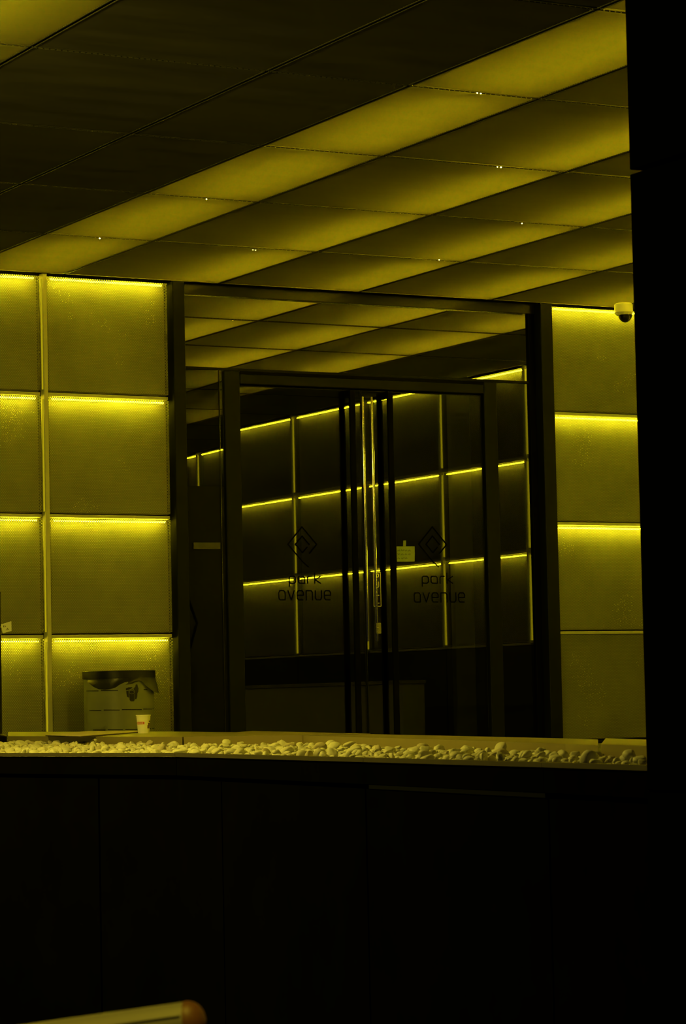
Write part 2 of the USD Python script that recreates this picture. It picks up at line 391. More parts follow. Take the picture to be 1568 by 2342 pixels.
obj('pane', bx(7.912, 10.65, YG, YG + 0.008, 2.256, 2.735), 'glass_top', w1, label='dark glass transom above the doors')
z_dark = onY(465, 1112, YG)[2]
def side_pane(z0, z1):
    """The left sidelight's glass sits a little out of line in its frame."""
    b = bx(0, 0.316, 0, 0.008, z0, z1); b.apply_transform(trimesh.transformations.rotation_matrix(math.radians(-2.1), [0, 0, 1])); b.apply_translation([7.912, YG + 0.002, 0]); return b


obj('pane', side_pane(z_dark, 2.237), 'glass_door', w1, label='narrow glass sidelight left of the doors')
obj('dark_pane', side_pane(ZF, z_dark), 'film', w1, label='lower pane of the left sidelight with a dark sheet added to hide mirrored bands')
obj('pane', bx(10.368, 10.65, YG, YG + 0.008, ZF, 2.237), 'glass_door', w1, label='narrow glass sidelight right of the doors')
obj('glazing_bead', bx(8.196, 8.200, YG - 0.016, YG - 0.010, ZF, 2.237), 'header', w1)
obj('threshold', rbx(7.912, 10.705, YG - 0.03, YG + 0.05, ZF, ZF + 0.02), 'frame', w1)


def poly_px(pts, Y=YG - 0.001):
    return [(p[0], p[2]) for p in (onY(x, y, Y) for x, y in pts)]


chev = LineString(poly_px([(431, 1372), (450, 1425), (431, 1492)])).buffer(0.006)
obj('arrow_decal', decal(chev, YG - 0.004, 0.004), 'decal', w1, label='black chevron sticker on the left sidelight')
obj('sticker', decal(Polygon(poly_px([(441, 1241), (502, 1241), (502, 1256), (441, 1256)])), YG - 0.010, 0.002), 'dark_wall', w1, label='dark strip sticker on the left sidelight')

# the double door
XS = 9.287
d1 = thing('door_1', 'double glass entrance door with tall black bar handles and printed lettering', kind='structure')


def letters(s, h, gap=0.28, w=0.62):
    """Thin squared lower-case lettering as centre lines; x-height h, baseline at 0."""
    G = {
        'p': ([[(0, -.42), (0, .8), (.2, 1), (.8, 1), (1, .8), (1, .2), (.8, 0), (.2, 0), (0, .2)]], 1),
        'a': ([[(.1, 1), (.8, 1), (1, .8), (1, 0), (.2, 0), (0, .2), (0, .8), (.2, 1)]], 1),
        'r': ([[(0, 0), (0, .8), (.2, 1), (.7, 1)]], .7),
        'k': ([[(0, 0), (0, 1.45)], [(.9, 1), (.1, .5), (.9, 0)]], .9),
        'v': ([[(0, 1), (.5, 0), (1, 1)]], 1),
        'e': ([[(0, .5), (1, .5), (1, .8), (.8, 1), (.2, 1), (0, .8), (0, .2), (.2, 0), (.9, 0)]], 1),
        'n': ([[(0, 0), (0, 1), (.8, 1), (1, .8), (1, 0)]], 1),
        'u': ([[(0, 1), (0, .2), (.2, 0), (.8, 0), (1, .2), (1, 1)]], 1),
        'P': ([[(0, 0), (0, 1), (.8, 1), (1, .85), (1, .6), (.8, .45), (0, .45)]], 1),
        'U': ([[(0, 1), (0, .2), (.25, 0), (.75, 0), (1, .2), (1, 1)]], 1),
        'L': ([[(0, 1), (0, 0), (.9, 0)]], .9),
    }
    out, x = [], 0.0
    for ch in s:
        ls, adv = G[ch]
        out += [LineString([((x + a * w) * h, b * h) for a, b in l]) for l in ls]
        x += adv * w + gap
    return out, (x - gap) * h


def text_at(s, cxp, base_px, width_px, h_px, stroke):
    c = onY(cxp, base_px, YG - 0.001); s1 = 1 / (FPX / (CAM.T @ c)[2])
    ls, wd = letters(s, h_px * s1)
    want = width_px * s1 / 0.88
    g = unary_union([affinity.scale(l, want / wd, 1, origin=(0, 0)) for l in ls]).buffer(stroke)
    return affinity.translate(g, c[0] - want / 2, c[2])


def diamond(c, r, k=0.93): return [(c[0], c[1] + r), (c[0] + r * k, c[1]), (c[0], c[1] - r), (c[0] - r * k, c[1])]


def logo(cxp, cyp):
    c = onY(cxp, cyp, YG - 0.001); s1 = (CAM.T @ c)[2] / FPX; c = (c[0], c[2]); R, r = 40 * s1, 19 * s1
    o = diamond(c, R); i = diamond(c, r)
    tail = (o[2][0] + 14 * s1, o[2][1] - 11 * s1)
    L = [LineString([o[3], o[0], o[1], ((o[1][0] + o[2][0]) / 2, (o[1][1] + o[2][1]) / 2)]), LineString([o[3], o[2], tail]), LineString([i[1], i[0], i[3], i[2], (i[2][0] + 12 * s1, i[2][1] + 12 * s1)])]
    return unary_union(L).buffer(0.0042)


def handle_bar(xa):
    z0, z1, s = ZF + 0.05, 2.135, 0.062
    return cat_([rbx(xa - 0.021, xa + 0.021, YG - s - 0.02, YG - s, z0, z1, 0.003), rbx(xa - 0.021, xa + 0.021, YG - s, YG - 0.001, z1 - 0.045, z1, 0.002), rbx(xa - 0.021, xa + 0.021, YG - s, YG - 0.001, z0, z0 + 0.045, 0.002)])


HXL, HXR = onY(804.5, 895, YG - 0.075)[0], onY(891, 900, YG - 0.075)[0]
for side, x0, x1, hx in ((0, 8.352, XS - 0.003, HXL), (1, XS + 0.003, 10.255, HXR)):
    rim = [bx(x0, x1, YG - 0.002, YG + 0.012, 2.136, 2.143), bx(x0, x0 + 0.006, YG - 0.002, YG + 0.012, ZF + 0.03, 2.136), bx(x1 - 0.006, x1, YG - 0.002, YG + 0.012, ZF + 0.03, 2.136), bx(x0, x1, YG - 0.002, YG + 0.012, ZF + 0.02, ZF + 0.03)]
    leaf = obj('door_leaf', cat_(rim), 'frame', d1)
    obj('pane', bx(x0 + 0.006, x1 - 0.006, YG, YG + 0.008, ZF + 0.03, 2.136), 'glass_door', leaf)
    obj('handle', handle_bar(hx), 'handle', leaf, label='tall flat black bar handle')
    xt = onY(829, 900, YG)[0] if side == 0 else onY(850.5, 930, YG)[0]
    prof = [(-0.011, 0), (-0.009, -0.004), (-0.005, -0.0065), (0, -0.0075), (0.005, -0.0065), (0.009, -0.004), (0.011, 0)]
    st = prism(Polygon([(xt + a, YG + b) for a, b in prof]), 2.10 - 0.42); st.apply_translation([0, 0, 0.42])
    obj('streak_strip', st, 'steel', leaf, label='rounded polished strip added on the meeting edge for its bright streaks', smooth=50)  # added strip, its curve mirrors the lit side wall as streaks
    lx = 697 if side == 0 else 1000
    obj('logo', decal(logo(691 if side == 0 else 989, 1245), YG - 0.001), 'decal', leaf, label='black nested diamond emblem on the glass')
    obj('lettering', decal(unary_union([text_at('park', lx, 1334, 71, 16, 0.0037), text_at('avenue', lx + (0 if side == 0 else 5), 1372 if side == 0 else 1377, 118, 21, 0.0037)]), YG - 0.001), 'decal', leaf, label='black lettering reading park avenue')
    if side == 1:
        fr = Polygon(poly_px([(853, 1309), (869.5, 1309), (871, 1386.5), (854.5, 1386.5)]))
        fr = fr.buffer(0.0015).difference(fr.buffer(-0.002))
        for k, ch in enumerate('PULL'):
            a, b = onY(858.5 + k * 0.4, 1325.5 + 18 * k, YG - 0.001), onY(865 + k * 0.4, 1313 + 18 * k, YG - 0.001)
            ls, wd = letters(ch, 1.0)
            g = unary_union(ls); g = affinity.scale(g, (b[0] - a[0]) / wd, b[2] - a[2], origin=(0, 0))
            fr = fr.union(affinity.translate(g, a[0], a[2]).buffer(0.0026))
        obj('pull_sign', decal(fr, YG - 0.0015), 'decal_pale', leaf, label='pale outlined sticker with PULL in stacked capitals')
        c = onY(865, 1437, YG - 0.001)
        lk = [decal(sbox(-0.014, -0.033, 0.014, 0.033).buffer(0.004), YG - 0.001, 0.006)]; lk[0].apply_translation([c[0], 0, c[2]])
        cyl = trimesh.creation.cylinder(0.011, 0.02, sections=24); cyl.apply_transform(trimesh.transformations.rotation_matrix(math.pi / 2, [1, 0, 0])); cyl.apply_translation([c[0], YG - 0.012, c[2] - 0.004])
        obj('lock', cat_(lk + [cyl]), 'steel', leaf, label='small steel lock plate with round cylinder')

# the hall behind the glass
wi = thing('wall_interior', 'dim hall behind the entrance glass', kind='structure')
obj('wall_panel', cat_([bx(7.6, 11.0, 19.6, 19.7, ZF, ZC), bx(7.5, 7.6, 16.7, 19.7, ZF, ZC), bx(11.0, 11.1, 16.7, 19.7, ZF, ZC)]), 'interior', wi)
obj('hall_floor', bx(7.5, 11.1, 16.63, 19.7, ZF - 0.05, ZF - 0.005), 'floor', wi)
obj('hall_ceiling', bx(7.5, 11.1, 16.63, 19.7, ZC, ZC + 0.05), 'interior', wi)
for xa, xb, y, Y in ((1036, 1080, 1200, 17.6), (1143, 1203, 1200, 17.6)):
    a, b = onY(xa, y, Y)[0], onY(xb, y, Y)[0]
    obj('wall_fin', rbx(a, b, Y, Y + 0.06, ZF, 2.45), 'fin', wi, label='pale upright panel inside the hall')

# the note on the right leaf
nt = thing('note', 'small handwritten note taped to the glass of the right door leaf, its dimness and green painted in', 'note', base=onY(928, 1267, YG - 0.001))
obj('paper', decal(Polygon(poly_px([(906.5, 1249.5), (948, 1249.5), (948.5, 1267), (948, 1284.5), (907.5, 1284.5)], YG - 0.002)), YG - 0.0002, 0.0006), 'note_paper_dimmed', nt)
obj('tape', decal(Polygon(poly_px([(922, 1236), (928.5, 1236), (928, 1251), (921.5, 1251)], YG - 0.003)), YG - 0.0009, 0.0006), 'tape', nt)
wr_ = []
for yl in (1259, 1267.5, 1277):
    pts = [(x, yl + 1.5 * math.sin(x * 1.7 + yl) + 0.8 * math.sin(x * 3.1)) for x in np.arange(909, 945 if yl < 1270 else 938, 0.8)]
    for k in range(0, len(pts) - 8, 10):
        wr_.append(LineString(poly_px(pts[k:k + 8], YG - 0.002)).buffer(0.0011))
obj('writing', decal(unary_union(wr_), YG - 0.0009, 0.0003), 'ink', nt)

# ------------------------------------------------------------------ planter, ledge, front wall
ZL, ZP = -0.13, -0.17
led_px = [(17, 1683.5), (418, 1685.5), (691, 1681.5), (848, 1686.5), (1000, 1690.5), (1290, 1700.5), (1369, 1705), (1500, 1709.5)]
led = [onZ(x, y, ZL)[:2] for x, y in led_px]
bk_px = [(17, 1674), (390, 1673), (577, 1672), (849, 1678.3), (1000, 1681.5), (1290, 1688), (1369, 1690.5), (1500, 1694.5)]
bk = [onZ(x, y, ZL)[:2] for x, y in bk_px]
lip_px = [(-60, 1722.5), (400, 1722.5), (830, 1733), (1238, 1743.5), (1479, 1750.5)]
lip = [onZ(x, y, ZP)[:2] for x, y in lip_px]
lip = [lip[0] + (lip[0] - lip[1]) / np.linalg.norm(lip[0] - lip[1]) * 2.4] + lip      # it goes on to the left, out of the frame
pl = thing('planter', 'long planter with a broad yellow-lit metal ledge behind its pebble trough', 'planter', base=(4.6, 8.5, -0.4))


def ledge_slab(fr, bkp, top, label=None):
    body = slab(list(Polygon([tuple(q) for q in list(fr) + list(bkp)[::-1]]).buffer(0).buffer(-0.003, join_style=2).exterior.coords), -0.30, top)
    obj('ledge_slab', body, 'ledge', pl, label=label)


mit = onZ(545, 1674.6, ZL)[:2]
e = 0.004
ledge_slab([led[0], led[1] + (0, e)], [bk[0], bk[1], mit], ZL)
ledge_slab([led[1], led[2] + (0, e)], [mit, bk[2], onZ(849, 1678.3, ZL)[:2]], ZL + 0.001)
ledge_slab([led[2], led[3], led[4], led[5], led[6]], [onZ(855, 1678.6, ZL)[:2], bk[4], bk[5], bk[6]], ZL - 0.001)
ledge_slab([led[6] + (0, -e), led[7]], [bk[6] + (0.02, -e), bk[7]], ZL + 0.003)
lp = [np.array(p) for p in lip]


def prism_at(poly, z0, z1):
    m = prism(poly, z1 - z0); m.apply_translation([0, 0, z0]); return m


# lip plates with a small joint between them, front face towards the street
for a, b in zip(lp[:-1], lp[1:]):
    d = (b - a) / np.linalg.norm(b - a)
    obj('lip', wall_prism(a + d * 0.001, b - d * 0.001, 0.035, ZP - 0.0135, ZP), 'lip', pl)
inner = [np.array(p) for p in lip]
bed_poly = [tuple(p) for p in lip] + [tuple(p) for p in led[::-1]] + [tuple(led[0] + np.array([-0.05, 0.6]))]
obj('trough', prism_at(Polygon(bed_poly).buffer(0).difference(LineString([tuple(p) for p in lip]).buffer(0.075)), -0.33, -0.205), 'bed', pl)

wf = thing('wall_front', 'black clad front of the raised planter facing the street', kind='structure')
obj('backing', cat_([wall_prism(a + [0.022, 0.0], b + [0.022, 0.0], 0.045, -1.55, ZP - 0.03) for a, b in zip(lp[:-1], lp[1:])]), 'cladding_gap', wf)


def on_front(x, y):
    """Where the ray through a pixel meets the vertical front under the lip."""
    r = ray(x, y); best = None
    for k, (a, b) in enumerate(zip(lp[:-1], lp[1:])):
        d = b - a; A_ = np.array([[r[0], -d[0]], [r[1], -d[1]]]); t, s = np.linalg.solve(A_, a)
        if -1e-6 <= s <= 1 + 1e-6: best = (r * t, k)
    return best


segs = []
cuts = [lp[0]] + [on_front(x, 1850)[0][:2] for x in (220, 500, 829, 1246)] + [lp[-1]]
brk = [0, 1, 2, 3, 4]
order = sorted([(p[1], tuple(p)) for p in cuts], reverse=True)


def along(y0, y1, t, z0, z1, off=0.012):
    """A board on the front between two y positions, following the bends of the lip."""
    ys = sorted({y0, y1} | {p[1] for p in lp if y1 < p[1] < y0}, reverse=True)
    f = lambda y: np.array([np.interp(y, [p[1] for p in lp[::-1]], [p[0] for p in lp[::-1]]) + off, y])
    return cat_([wall_prism(f(a), f(b), t, z0, z1) for a, b in zip(ys[:-1], ys[1:])])


zfa = [on_front(784, 1795)[0][2], on_front(1234, 1815)[0][2]]
ZFA = float(np.mean(zfa))
ycut = [c[0] for c in order]
for a, b in zip(ycut[:-1], ycut[1:]):
    obj('cladding_panel', along(a - 0.006, b + 0.006, 0.02, -1.53, ZFA - 0.012), 'cladding', wf)
yj = on_front(1238, 1780)[0][1]; yk = on_front(400, 1760)[0][1]
for a, b in ((ycut[0], yk + 0.0015), (yk - 0.0015, yj + 0.0015), (yj - 0.0015, ycut[-1])):
    obj('fascia', along(a, b, 0.02, ZFA + 0.004, ZP - 0.0145, 0.006), 'cladding', wf)
obj('shadow_rail', along(on_front(838, 1800)[0][1], on_front(1240, 1810)[0][1], 0.01, ZFA - 0.010, ZFA + 0.002, 0.008), 'frame', wf)

# ------------------------------------------------------------------ pillar
pc = onX(1461.5, 1180, 3.97)
PX, PY = 3.97, pc[1]
pil = thing('pillar', 'black clad pillar closing the right edge of the view', base=(PX, PY, -1.55), kind='structure')
zj = onX(1455, 389, PX)[2]
obj('core', bx(PX + 0.05, PX + 0.75, PY - 1.45, PY - 0.03, -1.55, ZC - 0.004), 'cladding_gap', pil)
for z0, z1 in ((-1.55, -0.235), (-0.229, zj - 0.006), (zj + 0.006, ZC - 0.004)):
    obj('cladding_panel', cat_([rbx(PX, PX + 0.03, PY - 1.5, PY, z0, z1, 0.002), rbx(PX + 0.03, PX + 0.8, PY - 0.025, PY, z0, z1, 0.002)]), 'cladding', pil)

# ------------------------------------------------------------------ counter block that only the mirror shows
CX0 = 11.45
ct = thing('counter', 'low pale block counter mirrored dimly in the door glass', 'counter', base=(CX0, 11, ZF))
ya = 2 * YG - onX(920, 1556, CX0)[1]; yb = 2 * YG - onX(410, 1570, CX0)[1]
xb = onY(970, 1553, 2 * YG - ya)[0]
zt = onX(920, 1556, CX0)[2]
obj('counter_body', rbx(CX0, xb, yb, ya, ZF, zt - 0.03), 'counter', ct)
obj('counter_top', rbx(CX0 - 0.02, xb + 0.01, yb, ya + 0.01, zt - 0.028, zt), 'floor', ct)

# ------------------------------------------------------------------ waste bin and liner
bc = onY(272.5, 1600, 16.22); bc = np.array([bc[0], 16.22, 0])
RB = 80.0 / FPX * (CAM.T @ onY(272.5, 1600, 16.22))[2]
zt = onY(272.5, 1534.5, 16.22)[2]; zr = onY(272.5, 1551.5, 16.22)[2]
toc = math.atan2(-bc[1], -bc[0])          # angle of the side that faces the viewer
bn = thing('waste_bin', 'round grey waste bin with black rim and a packaging pictogram against the lit wall', 'waste bin', base=(bc[0], bc[1], ZF))
obj('body', lathe([(0, ZF), (RB - 0.004, ZF), (RB, ZF + 0.004), (RB, zr + 0.01), (RB - 0.006, zr + 0.01), (RB - 0.006, ZF + 0.02), (0, ZF + 0.02)], 72, (bc[0], bc[1], 0)), 'bin_body', bn, smooth=40)
obj('rim', lathe([(RB + 0.001, zr), (RB + 0.010, zr), (RB + 0.010, zt - 0.003), (RB + 0.007, zt), (RB - 0.03, zt), (RB - 0.03, zt - 0.006), (RB + 0.001, zt - 0.006), (RB + 0.001, zr)], 72, (bc[0], bc[1], 0)), 'black_plastic', bn, smooth=40)


def wrap(poly, t=0.0012, r=None):
    """A print bent round the bin: poly in (pixel x, pixel y) of the photograph's view of the bin."""
    r = r or RB
    x0, _, x1, _ = poly.bounds; pieces = []
    for xa in np.arange(x0, x1, 4.0):
        g = poly.intersection(sbox(xa, 0, xa + 4.0, 4000)); pieces += [q for q in getattr(g, 'geoms', [g]) if q.geom_type == 'Polygon' and q.area > 1e-6]
    m = prism(shapely.MultiPolygon(pieces), 1.0)
    v = m.vertices; s = np.clip((v[:, 0] - 272.5) / 80.0, -0.985, 0.985)
    a = toc + np.arcsin(s); rr = r + v[:, 2] * t
    zz = zt - (v[:, 1] + 0.021 * (v[:, 0] - 272.5) - 1534.5) / FPX * (CAM.T @ onY(272.5, 1600, 16.22))[2]
    m.vertices = np.stack([bc[0] + rr * np.cos(a), bc[1] + rr * np.sin(a), zz], 1)
    m.fix_normals()
    return m


Z = lambda x, y: (170 + x / 7.127, 1510 + y / 7.127)
for row, yy in (((205, 400), (440, 712), (1128, 1185)), 503), (((250, 440), (480, 735), (770, 1090), (1115, 1255), (1268, 1288)), 818), (((305, 500), (540, 780), (820, 1080), (1105, 1235), (1255, 1290)), 1135):
    for a, b in row:
        (xa, y_), (xb_, _) = Z(a, yy), Z(b, yy)
        y_ = yy / 7.127 + 1510 - 0.021 * (xa - 205) - (-0.021 * (xa - 272.5)) - 0.021 * (xa - 272.5) if False else 1510 + yy / 7.127 - 0.025 * (xa - Z(205, 0)[0])
        obj('slot', wrap(sbox(xa, y_ - 1.0, xb_, y_ + 1.0)), 'black_plastic', bn)
pic = [Polygon([Z(*p) for p in ((838, 465), (880, 445), (940, 442), (948, 470), (948, 600), (885, 612), (855, 595))]).difference(LineString([Z(845, 500), Z(890, 490), Z(945, 462)]).buffer(0.9)),
       Polygon([Z(*p) for p in ((995, 430), (998, 402), (1012, 395), (1027, 402), (1030, 432), (1042, 460), (1038, 520), (1024, 535), (1018, 600), (1005, 635), (985, 635), (985, 520), (965, 495), (965, 460))])]
can = Polygon([Z(*p) for p in ((888, 510), (905, 490), (960, 488), (978, 508), (978, 650), (960, 672), (915, 672), (898, 650))])
pic = unary_union([unary_union(pic).difference(can.buffer(1.0)), can.difference(affinity.scale(affinity.translate(__import__('shapely').geometry.Point(0, 0).buffer(1), *Z(932, 522)), 5.4, 4.0).buffer(0.0).exterior.buffer(0.45))])
obj('pictogram', wrap(pic), 'black_plastic', bn, label='black pictogram of carton, can and bottle')

lo = np.array([(0, 297), (215, 300), (250, 350), (330, 430), (400, 468), (500, 478), (600, 468), (730, 432), (840, 405), (930, 392), (1000, 360), (1060, 345), (1100, 380), (1160, 450), (1230, 530), (1300, 548), (1345, 520), (1400, 400), (1700, 330)], float)
vv, ff = [], []
NA, NZ = 120, 8
mpx = (CAM.T @ onY(272.5, 1600, 16.22))[2] / FPX
for i in range(NA):
    th = -math.pi + 2 * math.pi * i / NA
    xs = 272.5 + 80 * math.sin(th) if abs(th) < math.pi / 2 else 272.5 + 80 * math.copysign(1, th) + (abs(th) - math.pi / 2) * 20 * math.copysign(1, th)
    low = zt - (1510 + np.interp((xs - 170) * 7.127, lo[:, 0], lo[:, 1]) / 7.127 - 1534.5) * mpx
    low = min(low, zr - 0.004)
    for k in range(NZ):
        f = k / (NZ - 1)
        flare = 0.004 + 0.028 * f * max(0, math.sin(th)) ** 3 + 0.003 * math.sin(9 * th + 4 * f) * f
        r = RB + flare + 0.004 * math.sin(f * 5 + th * 3) * f
        z = (zr + 0.012) * (1 - f) + low * f
        vv.append((bc[0] + r * math.cos(toc + th), bc[1] + r * math.sin(toc + th), z))
for i in range(NA):
    for k in range(NZ - 1):
        a, b = i * NZ + k, ((i + 1) % NA) * NZ + k
        ff.append((a, a + 1, b + 1, b))
vv = np.array(vv); n0 = len(vv)
inn = vv.copy(); cdir = inn[:, :2] - bc[:2]; inn[:, :2] -= 0.0012 * cdir / np.linalg.norm(cdir, axis=1)[:, None]
ff = ff + [(d + n0, c + n0, b + n0, a + n0) for a, b, c, d in ff]
obj('bin_liner', (np.vstack([vv, inn]), np.array(ff)), 'bag', label='thin black plastic bag hanging over the rim of the waste bin', cat='bin bag', smooth=True)

# ------------------------------------------------------------------ cup and cardboard on the ledge
cb = onZ(328.3, 1677, ZL); sc = (CAM.T @ cb)[2] / FPX
r0, r1, hc = 12.6 * sc, 16.2 * sc, 42.0 * sc
cu = thing('paper_cup', 'white paper cup with a red printed label standing on the planter ledge', 'cup', base=cb)
obj('cup_wall', lathe([(0, 0.004), (r0, 0.004), (r0, 0), (r0 + 0.0008, 0), (r1, hc - 0.004), (r1 - 0.001, hc - 0.004), (r0 - 0.001, 0.006), (0, 0.006)], 48, cb), 'cup', cu, smooth=40)
obj('rim', lathe([(r1 - 0.0015, hc - 0.005), (r1 + 0.0015, hc - 0.005), (r1 + 0.0024, hc - 0.0025), (r1 + 0.0012, hc), (r1 - 0.001, hc), (r1 - 0.0015, hc - 0.005)], 48, cb), 'cup', cu, smooth=50)
tov = math.atan2(-cb[1], -cb[0])


def on_cup(xa, xb, za, zb, t=0.0007):
    """A patch of print on the cup, x from -1 to 1 across its face and z from 0 to 1."""
    A_, n = np.linspace(math.asin(max(-0.99, xa)), math.asin(min(0.99, xb)), 13), 13
    v = []
    for off in (0.0002, t):
        for zf in (za, zb):
            rr = r0 + (r1 - r0) * zf + off
            v += [(cb[0] + rr * math.cos(tov + q), cb[1] + rr * math.sin(tov + q), cb[2] + zf * hc) for q in A_]
    f = []
    for i in range(n - 1):
        f += [(2 * n + i, 2 * n + i + 1, 3 * n + i + 1, 3 * n + i), (i, n + i, n + i + 1, i + 1), (i, i + 1, 2 * n + i + 1, 2 * n + i), (n + i, 3 * n + i, 3 * n + i + 1, n + i + 1)]
    f += [(0, 2 * n, 3 * n, n), (n - 1, 2 * n - 1, 4 * n - 1, 3 * n - 1)]
    m = trimesh.Trimesh(np.array(v), np.array([t_ for q in f for t_ in ((q[0], q[1], q[2]), (q[0], q[2], q[3]))]), process=False); m.fix_normals(); return m


obj('printed_label', on_cup(-0.97, 0.14, 0.49, 0.62), 'cup_red', cu, label='red label band on the cup')
obj('print', cat_([on_cup(-0.90 + 0.13 * k, -0.82 + 0.13 * k, 0.53, 0.585, 0.0012) for k in range(7)]), 'cup', cu, label='pale blurred print on the red label')
obj('emblem', cat_([on_cup(0.62, 0.97, 0.26, 0.44), on_cup(0.72, 0.97, 0.44, 0.56), on_cup(0.80, 0.97, 0.60, 0.68)]), 'cup_brown', cu, label='brown figure printed on the cup side')
cpx = [(103, 1681.5), (184, 1684), (316, 1673.8), (316, 1671.5), (200, 1672.5)]
cpts = [onZ(x, y, ZL + 0.006)[:2] for x, y in cpx]
cbd = thing('cardboard_sheet', 'flat sheet of cardboard with dark torn edge lying on the ledge beside the cup', 'cardboard', base=(*cpts[1], ZL))
obj('sheet', slab(cpts, ZL + 0.0055, ZL + 0.0075), 'cardboard', cbd)
cp2 = [tuple(np.array(p) + (np.mean(cpts, 0) - p) * 0.01) for p in cpts]
obj('corrugated_edge', slab(cp2, ZL + 0.0015, ZL + 0.0055), 'cardboard_edge', cbd)

# ------------------------------------------------------------------ pole with tag at the left edge
pp = onZ(-24, 1703, ZL - 0.06); sp = (CAM.T @ pp)[2] / FPX
rp = 29.5 * sp
ztop, zcol = pp[2] + (1703 - 1334) * sp, pp[2] + (1703 - 1358) * sp
po = thing('pole', 'thick black pole with capped top standing at the left end of the ledge', 'pole', base=pp)
obj('shaft', lathe([(0, -0.14), (rp, -0.14), (rp, zcol - pp[2]), (0, zcol - pp[2])], 40, pp), 'black_plastic', po, smooth=40)
hcap = ztop - zcol
obj('cap', lathe([(0, 0), (rp + 0.003, 0), (rp + 0.003, 0.006), (rp - 0.002, 0.010), (rp * 0.96, hcap * 0.5), (rp * 0.8, hcap * 0.85), (rp * 0.5, hcap), (0, hcap)], 40, (pp[0], pp[1], zcol)), 'black_plastic', po, smooth=40)
obj('foot', lathe([(0, -0.14), (rp * 1.35, -0.14), (rp * 1.35, 0.045), (rp * 1.2, 0.055), (rp, 0.06), (0, 0.06)], 40, pp), 'black_plastic', po, smooth=40)
tz = (CAM.T @ pp)[2] * 0.992
tg = thing('paper_tag', 'small white paper tag with a few pen marks tied to the black pole', 'tag', base=at(12, 1434, tz))
P3 = [at(x, y, tz) for x, y in ((2, 1428), (26, 1420.5), (26.5, 1443), (6, 1448.5))]
nv = ray(12, 1434) * 0.0006
obj('paper', trimesh.convex.convex_hull(np.array(P3 + [p + nv for p in P3])), 'paper', tg)
zc_ = at(3, 1432, tz)[2]
obj('string', lathe([(rp + 0.0005, -0.002), (rp + 0.004, -0.002), (rp + 0.004, 0.002), (rp + 0.0005, 0.002), (rp + 0.0005, -0.002)], 40, (pp[0], pp[1], zc_)), 'paper', tg)
mk = []
for s in ([(7, 1433), (12, 1431), (13, 1434)], [(15, 1440), (17, 1436.5), (19.5, 1440), (15, 1441)], [(8, 1430), (9, 1435)]):
    for a, b in zip(s[:-1], s[1:]):
        n2 = np.array([-(b[1] - a[1]), b[0] - a[0]], float); n2 *= 0.5 / np.linalg.norm(n2)
        q = [at(p[0] + g * n2[0], p[1] + g * n2[1], tz * 0.9999) for p in (a, b) for g in (-1, 1)]
        mk.append(trimesh.convex.convex_hull(np.array(q + [p + nv * 0.5 for p in q])))
obj('writing', cat_(mk), 'ink', tg)

# ------------------------------------------------------------------ dome camera under the ceiling
sy = 16.30
sc0 = onY(1428, 694, sy); ss = (CAM.T @ sc0)[2] / FPX
cc = np.array([onY(1425, 694, sy)[0], sy, ZC])
dc = thing('dome_camera', 'white security camera with black dome hanging under the ceiling by the pillar', 'security camera', base=cc)
R1 = 21 * ss
obj('housing', lathe([(0, 0), (R1 * 0.86, 0), (R1, -0.010), (R1, -21 * ss), (R1 * 0.80, -27 * ss), (0, -27 * ss)], 48, cc), 'camera_white', dc, smooth=30)
R2 = 16.5 * ss
obj('dome', lathe([(0, -24 * ss)] + [(R2 * math.cos(a), -24 * ss - R2 * 1.2 * math.sin(a)) for a in np.linspace(0, math.pi / 2, 12)], 48, cc + [4 * ss, 0, 0]), 'camera_dome', dc, smooth=40)

# ------------------------------------------------------------------ blurred rail end near the viewer
DR = 3.0
a0, a1 = at(-260, 2434, DR * 1.02), at(428, 2338, DR)
sr = DR / FPX
ax = (a1 - a0) / np.linalg.norm(a1 - a0)
vw = ray(200, 2340); vw /= np.linalg.norm(vw)
upv = np.cross(ax, vw); upv /= np.linalg.norm(upv); upv *= np.sign(upv[2]); dep = np.cross(ax, upv)
rl = thing('hand_rail', 'pale metal rail with orange-brown rounded end, blurred at the bottom left corner', 'rail', base=a1)


def sweep(prof, t0, t1):
    """A constant section (up, depth) along the rail."""
    q0 = [a0 + ax * t0 + upv * u + dep * d for u, d in prof]; q1 = [a0 + ax * t1 + upv * u + dep * d for u, d in prof]
    return trimesh.convex.convex_hull(np.array(q0 + q1))


Ln = np.linalg.norm(a1 - a0); hr = 49 * sr
sec = lambda k: [(k * hr * math.cos(t) if abs(math.cos(t)) < 0.93 else k * hr * 0.95 * np.sign(math.cos(t)), k * hr * 0.9 * math.sin(t)) for t in np.linspace(0, 2 * math.pi, 28, endpoint=False)]
obj('bar', sweep(sec(1.0), 0, Ln), 'rail_pale', rl, smooth=35)
obj('ridge', cat_([sweep([(hr * 0.52, -hr * 0.86), (hr * 0.36, -hr * 0.95), (hr * 0.36, -hr * 0.70), (hr * 0.52, -hr * 0.60)], 0, Ln - 4 * sr), sweep([(hr * 0.52, hr * 0.86), (hr * 0.36, hr * 0.95), (hr * 0.36, hr * 0.70), (hr * 0.52, hr * 0.60)], 0, Ln - 4 * sr)]), 'rail_pale', rl)
pts = []
for k in np.linspace(0, 1, 9):
    rr = math.sqrt(max(0.0, 1 - k ** 2 * 0.98)); off = 44 * sr * k
    pts += [a0 + ax * (Ln + off) + upv * u + dep * d for u, d in sec(1.03 * rr)]
obj('end_cap', trimesh.convex.convex_hull(np.array(pts)), 'wood_cap', rl, label='orange-brown rounded end cap', smooth=45)

